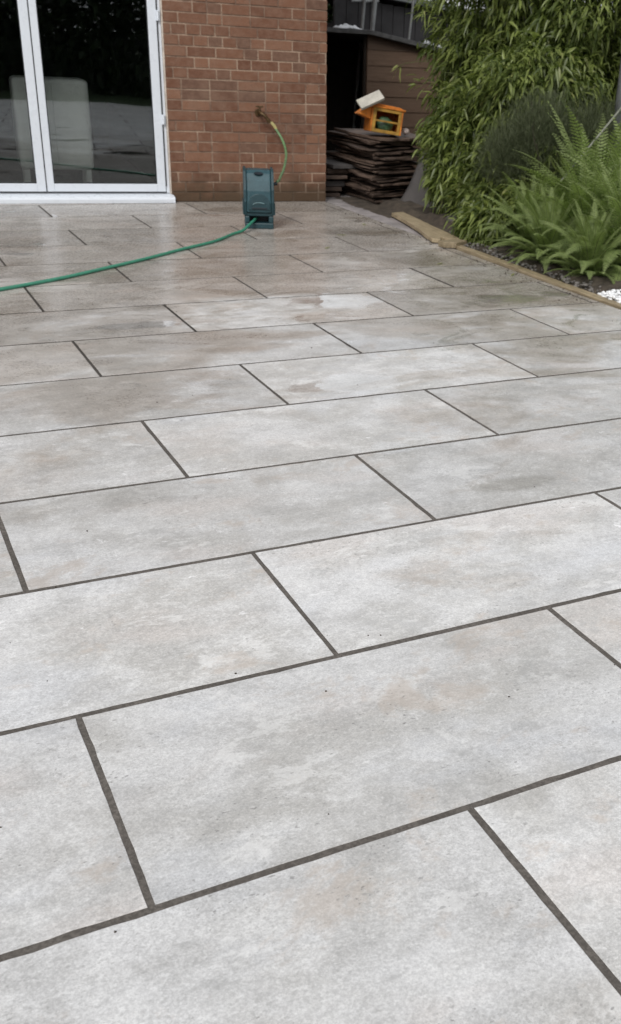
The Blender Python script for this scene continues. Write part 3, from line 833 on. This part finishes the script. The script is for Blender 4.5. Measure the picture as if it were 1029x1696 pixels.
for a in range(7):
    for b in range(12):
        t = math.pi * a / 6; w = 2 * math.pi * b / 12
        k = 1 + .25 * noise.noise(Vector((a * 1.3, b * .9, 3)))
        vs.append((.085 * k * math.sin(t) * math.cos(w), .05 * k * math.sin(t) * math.sin(w), .075 + .07 * k * math.cos(t)))
for a in range(6):
    for b in range(12): fs.append((a * 12 + b, (a + 1) * 12 + b, (a + 1) * 12 + (b + 1) % 12, a * 12 + (b + 1) % 12))
gb.add(vs, fs)
g_ = gb.build('green_sack', M_['green_bag'], smooth=True); g_.location = (4.468, 9.10, STZ + .018); g_.rotation_euler = (0, 0, math.radians(-14))
tag(g_, 'crumpled green plastic sack inside the orange crate', 'sack')
ct = MB(); ct.box(-.115, .115, -.055, .055, -.014, .014)
c_ = ct.build('carton', M_['carton'], bevel=.004)
c_.location = (4.285, 9.02, STZ + .300); c_.rotation_euler = (math.radians(38), math.radians(-24), math.radians(-8))
tag(c_, 'tilted long white carton resting on the orange crate', 'carton')
rg = MB(); pebble(rg, 0, 0, 0, .05, flat=.55)
r_ = rg.build('rag', M_['pink'], smooth=True); r_.location = (4.70, 9.12, STZ + .035)
s_ = r_.modifiers.new('sub', 'SUBSURF'); s_.levels = s_.render_levels = 2
tag(r_, 'small crumpled pinkish white rag on the boards right of the crate', 'rag')

ms = MB()
nu, nv = 16, 12; vs, fs = [], []
A, B, Cc, D = Vector((4.42, 8.72, .0)), Vector((4.66, 8.10, .0)), Vector((5.05, 8.45, .50)), Vector((4.80, 8.95, .46))
for j in range(nv + 1):
    for i in range(nu + 1):
        u, v = i / nu, j / nv
        p = A.lerp(B, u).lerp(D.lerp(Cc, u), v)
        p.z += .05 * math.sin(v * math.pi) * -1 + .018 * noise.noise(Vector((u * 3, v * 3, 1))) + .004
        vs.append(p)
for j in range(nv):
    for i in range(nu):
        a = j * (nu + 1) + i; fs.append((a, a + 1, a + nu + 2, a + nu + 1))
ms.add(vs, fs)
mo = ms.build('ground_sheet', M_['membrane'], smooth=True)
sd_ = mo.modifiers.new('solid', 'SOLIDIFY'); sd_.thickness = .012
tag(mo, 'grey membrane sheet sloping between board stack and bamboo', 'sheet')

# ------------------------------------------------------------------ shed and things behind
shed = empty('garden_shed', (4.98, 11.6, -.03)); shed.scale = (1.132, 1.132, 1.03)
tag(shed, 'low brown board shed with dark open doorway behind the house corner', 'shed')
m = MB()
def topz(x): return 1.405 if x < .42 else 1.405 - (x - .42) * .165
zz = .02; k = 0
while zz < 1.42:
    hb = .155
    for (xa, xb) in ((.42, 1.2), (1.2, 2.0), (2.0, 2.8)):
        t0 = min(zz + hb, topz(xa)); t1 = min(zz + hb, topz(xb))
        if t0 <= zz + .01: continue
        t1 = max(t1, zz + .012)
        a = (rng.random() * .4 + .3, .3, .3)
        vs = [(xa, -.012, zz), (xb, -.012, zz), (xb, -.004, t1), (xa, -.004, t0), (xa, .02, zz), (xb, .02, zz), (xb, .02, t1), (xa, .02, t0)]
        m.add(vs, [(0, 1, 2, 3), (4, 7, 6, 5), (0, 4, 5, 1), (3, 2, 6, 7), (0, 3, 7, 4), (1, 5, 6, 2)], (k * .13 % 1, .3, .3))
    zz += hb; k += 1
m.build('front_wall', M_['shedwood'], shed)
m = MB()
m.box(-.25, -.22, .03, 1.4, 0, 1.40); m.box(2.81, 2.84, .03, 1.4, 0, 1.0); m.box(-.22, 1.2, 1.4, 1.43, 0, 1.40); m.box(1.2, 2.81, 1.4, 1.43, 0, 1.05)
m.box(.40, .43, .03, .06, 0, 1.38)
m.build('side_wall', M_['fence'], shed)
m = MB()
vs = [(-.35, -.09, 1.405), (.42, -.09, 1.405), (2.95, -.09, .985), (2.95, 1.5, .985), (.42, 1.5, 1.405), (-.35, 1.5, 1.405)]
vs += [(x, y, z + .045) for x, y, z in vs]
m.add(vs, [(0, 5, 4, 1), (1, 4, 3, 2), (6, 7, 10, 11), (7, 8, 9, 10), (0, 1, 7, 6), (1, 2, 8, 7), (2, 3, 9, 8), (3, 4, 10, 9), (4, 5, 11, 10), (5, 0, 6, 11)])
m.build('roof', M_['felt'], shed, bevel=.004)
def crumple(name, loc, sx, sy, sz, label, seed):
    mb = MB(); vs, fs = [], []
    for j in range(9):
        for i in range(13):
            u, v = i / 12 * 2 - 1, j / 8 * 2 - 1
            e = max(0, 1 - (u * u + v * v) * .6)
            vs.append((sx * u, sy * v, sz * (e * (.6 + .8 * noise.noise(Vector((u * 3 + seed, v * 3, seed)))))))
    for j in range(8):
        for i in range(12): a = j * 13 + i; fs.append((a, a + 1, a + 14, a + 13))
    mb.add(vs, fs)
    o = mb.build(name, M_['white_sheet'], smooth=True); o.location = loc
    q = o.modifiers.new('solid', 'SOLIDIFY'); q.thickness = .01
    tag(o, label, 'plastic sheet')
crumple('plastic_sheet', (5.27, 11.75, 1.455), .15, .14, .07, 'crumpled white plastic sheet at the left end of the shed roof', 1)
crumple('plastic_sheet', (6.28, 11.8, 1.30), .23, .16, .11, 'white plastic sheet on the shed roof beside the bamboo', 4)

ob_ = empty('outbuilding', (5.9, 13.8, 0)); ob_.scale = (1.13, 1.13, 1.03)
tag(ob_, 'dark grey clad outbuilding with pale roof edge behind the shed', 'outbuilding')
m = MB()
for i in range(22): m.box(.10 + i * .15, .10 + i * .15 + .142, 0, .05, 0, 1.80 - i * .012, tuple(rng.random(3)))
m.box(.1, 3.4, .05, 2.0, 0, 1.5)
m.build('wall', M_['greywall'], ob_)
m = MB()
vs = [(.25, -.12, 1.86), (3.6, -.12, 1.52), (3.6, 2.2, 1.52), (.25, 2.2, 1.86)]
vs += [(x, y, z + .07) for x, y, z in vs]
m.add(vs, [(0, 3, 2, 1), (4, 5, 6, 7), (0, 1, 5, 4), (1, 2, 6, 5), (2, 3, 7, 6), (3, 0, 4, 7)])
m.build('roof', M_['greyroof'], ob_, bevel=.005)
fm = empty('pole_rack', (6.04, 13.0, .05)); fm.scale = (1.14, 1.14, 1.0)
tag(fm, 'pale metal frame of leaning poles behind the shed roof', 'rack')
for (xa, za), (xb, zb), r_p in (((-.10, .6), (.03, 1.95), .018), ((0.0, .6), (.16, 1.95), .026), ((.46, .6), (.62, 1.9), .013)):
    m = MB(); m.tube([(xa, 0, za - .6), (xb, 0, zb)], r_p, 10); m.build('pole', M_['steel'], fm)
m = MB(); m.tube([(-.12, .03, 1.74), (.20, .03, 1.755)], .016, 8); m.build('crossbar', M_['steel'], fm)
rw = empty('brick_outbuilding', (4.75, 15.2, 0)); rw.scale = (1.12, 1.12, 1.04)
tag(rw, 'small red brown building glimpsed between house corner and metal poles', 'building')
m = MB(); m.box(0, 1.4, 0, 2, 0, 1.85); m.build('wall', M_['redwall'], rw)
m = MB(); m.box(-.15, 1.55, -.2, 2.1, 1.85, 1.93); m.build('roof', M_['felt'], rw)
m = MB(); m.box(1.0, 1.32, -.02, -.002, 1.25, 1.70); m.build('window', M_['seal'], rw)

fn = empty('light_block_fence', (7.4, 3.0, 0))  # added fence, blocks light that would come through behind the bamboo
tag(fn, 'dark board fence added behind the bamboo to block light', 'fence')
m = MB()
for i in range(70): m.box(0, .02, i * .125, i * .125 + .12, 0, 1.75, tuple(rng.random(3)))
m.build('light_block_board_panel', M_['fence'], fn)
for i in range(5):
    m = MB(); m.box(.021, .11, i * 2.1, i * 2.1 + .09, 0, 1.8); m.build('light_block_fence_post', M_['fence'], fn)

gp_ = MB(); gp_.tube([(0, 0, 0), (0, 0, 2.6)], [.060, .056], 16)
go = gp_.build('metal_post', M_['postgrey'], smooth=False); go.location = (5.37, 6.82, 0)
for p_ in go.data.polygons: p_.use_smooth = len(p_.vertices) == 4
tag(go, 'grey metal post rising among the bamboo at the right edge', 'post')
cn = MB(); cn.tube([(4.62, 6.72, .28), (5.08, 6.40, 1.06)], .008, 8)
tag(cn.build('garden_cane', M_['cane']), 'thin pale cane leaning diagonally above the ferns', 'cane')

# ------------------------------------------------------------------ foliage
def unit(v): return v / np.maximum(np.linalg.norm(v, axis=-1, keepdims=True), 1e-9)
def leaves(P, D, Ln, Wd, droop, col, tipc):
    """P base, D direction, blade of 3 segments folded along its midrib"""
    n = len(P)
    D = unit(D)
    up = np.tile(np.array([0, 0, 1.0]), (n, 1)) + rng.normal(0, .45, (n, 3))
    side = unit(np.cross(D, up)); nrm = unit(np.cross(side, D))
    dz = np.array([0, 0, -1.0])
    L1 = Ln[:, None]; w = Wd[:, None]; dr = droop[:, None]
    m1 = P + D * L1 * .33 + dz * dr * L1 * .06
    m2 = P + D * L1 * .68 + dz * dr * L1 * .28
    t = P + D * L1 * .97 + dz * dr * L1 * .60
    fold = nrm * w * .22
    V = np.stack([P, m1 - side * w * .5 + fold, m1 - fold * 0, m1 + side * w * .5 + fold, m2 - side * w * .34 + fold * .7, m2, m2 + side * w * .34 + fold * .7, t], 1).reshape(-1, 3)
    F0 = np.array([[0, 1, 2], [0, 2, 3], [1, 4, 5], [1, 5, 2], [2, 5, 6], [2, 6, 3], [4, 7, 5], [5, 7, 6]])
    F = (F0[None] + (np.arange(n) * 8)[:, None, None]).reshape(-1, 3)
    A = np.repeat(np.stack([col, tipc, rng.random(n)], 1), 8, 0)
    return V, F, A

def bamboo(label, blobs, culms, nspray, seed, lbl_stuff='leaf'):
    r = np.random.default_rng(seed)
    root = empty('bamboo', (culms[0][0], culms[0][1], 0))
    tag(root, label, 'bamboo', group=None)
    off = np.array([culms[0][0], culms[0][1], 0.0])
    vol = np.array([b[3] * b[4] * b[5] for b in blobs]) ** .72
    vol = vol / vol.sum()
    Ps, Ds = [], []
    for (cx, cy, cz, rx, ry, rz), fr_ in zip(blobs, vol):
        k = int(nspray * fr_)
        d = unit(r.normal(0, 1, (k, 3)))
        # clumped radius: denser at the rim but lumpy
        rad = r.uniform(.35, 1.0, k) ** .5
        lump = np.array([noise.noise(Vector((d_[0] * 2.6 + cx, d_[1] * 2.6 + cy, d_[2] * 2.6 + cz))) for d_ in d])
        lump2 = np.array([noise.noise(Vector((d_[0] * 7 + cx, d_[1] * 7 + cy, d_[2] * 7 + cz))) for d_ in d])
        rad *= 1 + .34 * lump + .26 * lump2
        keep = lump2 > -.20
        p = np.array([cx, cy, cz]) + d * rad[:, None] * np.array([rx, ry, rz])
        out_ = unit(d * np.array([1, 1, .3]))
        Ps.append(p[keep]); Ds.append(out_[keep])
    P = np.concatenate(Ps); D = np.concatenate(Ds)
    ok = P[:, 2] > .04
    P, D = P[ok], D[ok]
    n = len(P)
    tone = r.uniform(0, 1, n) ** 1.3
    VV, FF, AA = [], [], []; o = 0
    for j in range(8):
        dd = D + r.normal(0, .75, (n, 3)) + np.array([0, 0, -.18])
        base = P + r.normal(0, .034, (n, 3))
        ln = r.uniform(.065, .125, n); wd = ln * r.uniform(.19, .26, n)
        col = np.clip(tone + r.normal(0, .16, n), 0, 1)
        tipc = (r.random(n) < .035) * r.random(n)
        V, F, A = leaves(base - off, dd, ln, wd, r.uniform(.3, 1.3, n), col, tipc)
        VV.append(V); FF.append(F + o); AA.append(A); o += len(V)
    tri_mesh('leaves', np.concatenate(VV), np.concatenate(FF), np.concatenate(AA), M_['bamboo'], root)
    for (x, y, tx, ty, hgt) in culms:
        mb = MB()
        pts = [Vector((x + (tx - x) * t ** 1.8 - off[0], y + (ty - y) * t ** 1.8 - off[1], -.03 + hgt * (t - .12 * t * t))) for t in np.linspace(0, 1, 12)]
        mb.tube(pts, [.010 * (1 - .6 * t) for t in np.linspace(0, 1, 12)], 7)
        # side twigs
        for t in np.linspace(.2, .95, 9):
            p = pts[int(t * 11)]
            a = r.uniform(0, 6.28); q = p + Vector((math.cos(a) * .3, math.sin(a) * .3, .12))
            mb.tube([p, (p + q) / 2 + Vector((0, 0, .05)), q], [.004, .003, .0015], 4)
        mb.build('stem', M_['stem'], root, smooth=True)
    return root
bamboo('tall bamboo clump with drooping leaves filling the back by the shed',
       [(5.45, 8.75, 1.75, .72, .80, .95), (5.40, 8.65, .95, .62, .70, .70), (5.25, 8.35, 2.3, .60, .7, .7), (6.0, 8.6, 1.7, .8, .8, 1.3)],
       [(5.2, 8.7, 4.9, 8.4, 2.4), (5.4, 8.5, 5.2, 8.0, 2.6), (5.6, 8.9, 5.5, 8.7, 2.8), (5.3, 8.9, 5.1, 9.1, 2.5), (5.8, 8.6, 6.1, 8.2, 2.7)], 5200, 5)
bamboo('low bamboo clump arching down towards the loose plank',
       [(4.98, 7.95, .78, .50, .55, .42), (4.85, 7.45, .42, .42, .50, .36), (4.66, 7.42, .22, .28, .38, .24), (5.1, 7.6, 1.05, .5, .5, .35), (4.72, 8.15, .62, .30, .30, .28), (4.62, 7.95, .34, .24, .28, .24)],
       [(5.1, 7.7, 4.7, 7.9, 1.2), (5.0, 7.5, 4.6, 7.4, 1.0), (5.2, 7.6, 5.2, 7.2, 1.3), (5.0, 7.9, 4.9, 8.3, 1.3)], 3600, 6)
bamboo('knee high bamboo spilling over the soil between plank and ferns',
       [(4.72, 7.02, .22, .26, .30, .24), (4.40, 6.92, .13, .26, .28, .15), (4.90, 7.15, .45, .28, .30, .26)],
       [(4.9, 7.2, 4.6, 6.9, .5), (4.95, 7.1, 4.8, 6.8, .6)], 1900, 8)
bamboo('dense bamboo clump behind the bronze shrub near the grey post',
       [(5.85, 7.75, 1.75, .75, .55, .80), (5.55, 7.9, 1.15, .55, .5, .45), (6.3, 7.4, 1.9, .7, .6, .9), (6.4, 7.1, .9, .6, .5, .8)],
       [(5.9, 7.8, 5.7, 7.4, 2.6), (6.1, 7.6, 6.0, 7.1, 2.7), (5.7, 7.9, 5.4, 7.7, 2.5), (6.4, 7.4, 6.5, 7.0, 2.7)], 3800, 7)

# bronze feathery shrub: hair-fine twigs
def wisp():
    root = empty('feathery_shrub', (4.85, 6.95, 0))
    tag(root, 'fine feathery bronze grey shrub between bamboo and ferns', 'shrub')
    r = np.random.default_rng(3)
    n = 42000
    cs = np.array([(-.28, .20, .58, .24, .24, .26), (-.08, .05, .82, .32, .28, .26), (.30, .0, .70, .32, .30, .38), (.62, -.05, .72, .34, .30, .34), (-.15, .1, .60, .28, .25, .26), (.1, .1, .40, .3, .25, .3)])
    idx = r.integers(0, 6, n)
    d = unit(r.normal(0, 1, (n, 3)))
    P = cs[idx, :3] + d * (r.uniform(.05, 1, n) ** .5)[:, None] * cs[idx, 3:] * r.uniform(.75, 1.15, n)[:, None]
    D = unit(d * .6 + np.array([0, 0, .9]) + r.normal(0, .5, (n, 3)))
    ln = r.uniform(.04, .10, n); wd = r.uniform(.0015, .0035, n)
    V, F, A = leaves(P, D, ln, wd, r.uniform(0, .3, n), r.random(n), np.zeros(n))
    tri_mesh('foliage', V, F, A, M_['wisp'], root)
    for i in range(14):
        mb = MB()
        a = r.uniform(0, 6.28); q = r.uniform(.1, .4)
        mb.tube(spline([(0, 0, -.03), (q * .3 * math.cos(a), q * .3 * math.sin(a), .35), (q * math.cos(a), q * math.sin(a), r.uniform(.7, 1.05))], 4), .003, 5)
        mb.build('stem', M_['bark'], root)
wisp()

# ferns
def fern(loc, nf, Ls, seed, label, lean=(0, 0)):
    r = np.random.default_rng(seed)
    root = empty('fern', loc)
    tag(root, label, 'fern', group='ferns at the edge of the patio')
    for fi in range(nf):
        az = 2 * math.pi * (fi + r.uniform(-.3, .3)) / nf
        inner = fi % 4
        el = math.radians((80, 64, 46, 30)[inner] + r.uniform(-6, 6))
        Lf = Ls * r.uniform(.82, 1.1) * (1.0, .97, .85, .72)[inner]
        h = np.array([math.cos(az) + lean[0], math.sin(az) + lean[1], 0]); h /= np.linalg.norm(h)
        ns = 38
        t = np.linspace(0, 1, ns)
        bend = (.55, .85, 1.15, 1.0)[inner] * r.uniform(.8, 1.25)
        ang = el - bend * t ** 1.6 * 1.1
        step = Lf / (ns - 1)
        xs = np.cumsum(np.cos(ang)) * step; zs = np.cumsum(np.sin(ang)) * step
        R_ = h[None] * xs[:, None] + np.array([0, 0, 1.0])[None] * zs[:, None]
        tan = unit(np.gradient(R_, axis=0))
        side = unit(np.cross(tan, np.array([0, 0, 1.0]) + .01))
        roll = r.normal(0, .25)
        nrm = unit(np.cross(side, tan))
        side = unit(side * math.cos(roll) + nrm * math.sin(roll)); nrm = unit(np.cross(side, tan))
        V, F = [], []
        # rachis
        A = []
        for i in range(5, ns):
            prof_ = math.sin(math.pi * min(1, (t[i] * .92 + .10)) ** .80) ** .8 if t[i] < 1 else .05
            pl = .100 * Lf / .80 * max(prof_, .06)
            for s in (-1, 1):
                a = unit((side[i] * s + tan[i] * (.35 + .5 * t[i]) - nrm[i] * .12)[None])[0]
                b = unit(np.cross(nrm[i], a)[None])[0]
                K = 7
                base = R_[i]
                w0 = step * .50
                drop = r.uniform(.0, .25)
                pts_ = []
                for k in range(K + 1):
                    u = k / K
                    c = base + a * pl * u - np.array([0, 0, 1.0]) * drop * pl * u * u
                    w = w0 * (1 - u) ** .6 * (1 if k % 2 else .35)
                    if k == K: w = 0.0008
                    pts_.append((c + b * w + a * (.012 if k % 2 else 0), c + nrm[i] * .0015, c - b * w + a * (.012 if k % 2 else 0)))
                o = len(V)
                for q in pts_: V += list(q)
                for k in range(K):
                    q = o + 3 * k
                    F += [(q, q + 1, q + 3), (q + 1, q + 4, q + 3), (q + 1, q + 2, q + 4), (q + 2, q + 5, q + 4)]
                    cc = min(1, max(0, .25 + .4 * r.random() + .2 * t[i]))
                    A += [(cc, .45 * t[i] ** 2 * (1 if inner < 2 else .5), r.random())] * 4
        me_o = tri_mesh('frond', np.array(V), np.array(F), np.array(A), M_['fern'], root)
        mb = MB(); mb.tube([Vector(p) for p in R_[::3]] , [.0035 * (1 - .75 * q) for q in t[::3]], 5)
        mb.build('stalk', M_['stem'], me_o, smooth=True)
fern((4.36, 6.40, .02), 46, .58, 1, 'light green fern nearest the low bamboo, leftmost fern', (-.02, 0))
fern((4.22, 5.98, .02), 48, .50, 2, 'low fern spilling over the soil towards the timber edging', (-.02, 0))
fern((4.62, 6.10, .02), 60, .80, 3, 'middle fern with upright yellow green fronds', (-.02, 0))
fern((4.90, 6.42, .02), 52, .98, 4, 'tall fern at the back beneath the leaning cane', (0, 0))
fern((4.24, 5.52, .02), 48, .48, 5, 'low fern just behind the white gravel', (-.02, 0))
fern((4.62, 5.60, .02), 56, .80, 6, 'fern at the right edge above the white gravel', (-.02, 0))
fern((5.00, 5.95, .02), 46, 1.0, 7, 'tall fern half out of the photo at the right edge', (-.1, 0))

# twig of bamboo leaves in front of the shed
tw = empty('hanging_twig', (4.32, 8.55, 1.15))
tag(tw, 'pale dry leaf twig hanging in front of the brown shed wall', 'twig')
n = 9
Pp = rng.normal(0, .016, (n, 3)) + np.array([0, 0, .02]); Dd = np.array([-.5, 0, -.9]) + rng.normal(0, .45, (n, 3))
V, F, A = leaves(Pp, Dd, rng.uniform(.06, .11, n), np.full(n, .012), np.full(n, .3), rng.random(n), np.full(n, .9))
tri_mesh('leaves', V, F, A, M_['bamboo'], tw)
mb = MB(); mb.tube(spline([(.0, 0, .02), (.12, .03, .05), (.35, .08, .06), (.62, .12, -.02)], 5), .0022, 5); mb.build('stem', M_['stem'], tw)

# trees behind and boundary hedge (seen in the door glass)
def leafmass(name, loc, blobs, n, size, mat, label, cat, seed, trunk_h):
    r = np.random.default_rng(seed)
    root = empty(name, loc); tag(root, label, cat)
    B = np.array(blobs); w = (B[:, 3] * B[:, 4] * B[:, 5]); idx = r.choice(len(B), n, p=w / w.sum())
    d = unit(r.normal(0, 1, (n, 3)))
    lump = np.array([noise.noise(Vector(d_ * 3 + B[i, :3])) for d_, i in zip(d, idx)])
    P = B[idx, :3] + d * (r.uniform(.3, 1, n) ** .45 * (1 + .3 * lump))[:, None] * B[idx, 3:]
    V, F, A = leaves(P, d + r.normal(0, .7, (n, 3)), r.uniform(.7, 1.3, n) * size, r.uniform(.3, .5, n) * size, r.uniform(0, .6, n), r.random(n), np.zeros(n))
    tri_mesh('crown', V, F, A, mat, root)
    mb = MB(); mb.tube([(0, 0, -.05), (.03, .02, trunk_h * .5), (0, 0, trunk_h)], [.09, .07, .04], 8)
    for a in range(5):
        q = a * 1.3; mb.tube([(0, 0, trunk_h * .6), (math.cos(q) * .5, math.sin(q) * .5, trunk_h)], [.03, .012], 6)
    mb.build('trunk', M_['bark'], root)
leafmass('garden_tree', (7.2, 17, 0), [(0, 0, 1.5, 1.0, 1.0, .7), (.9, .3, 1.4, .9, 1, .7), (-.8, .2, 1.4, .9, 1, .7)], 9000, .14, M_['hedge'], 'green tree crown beyond the shed roofs beside the house corner', 'tree', 21, 1.8)
bl = [(x, rng.uniform(-.2, .2), 1.5, 1.1, .9, 1.8) for x in np.arange(-13, 14, 1.1)]
leafmass('boundary_hedge', (-1, -8, 0), bl, 60000, .26, M_['hedge'], 'tall dark green garden hedge reflected in the patio door glass', 'hedge', 22, 1.5)
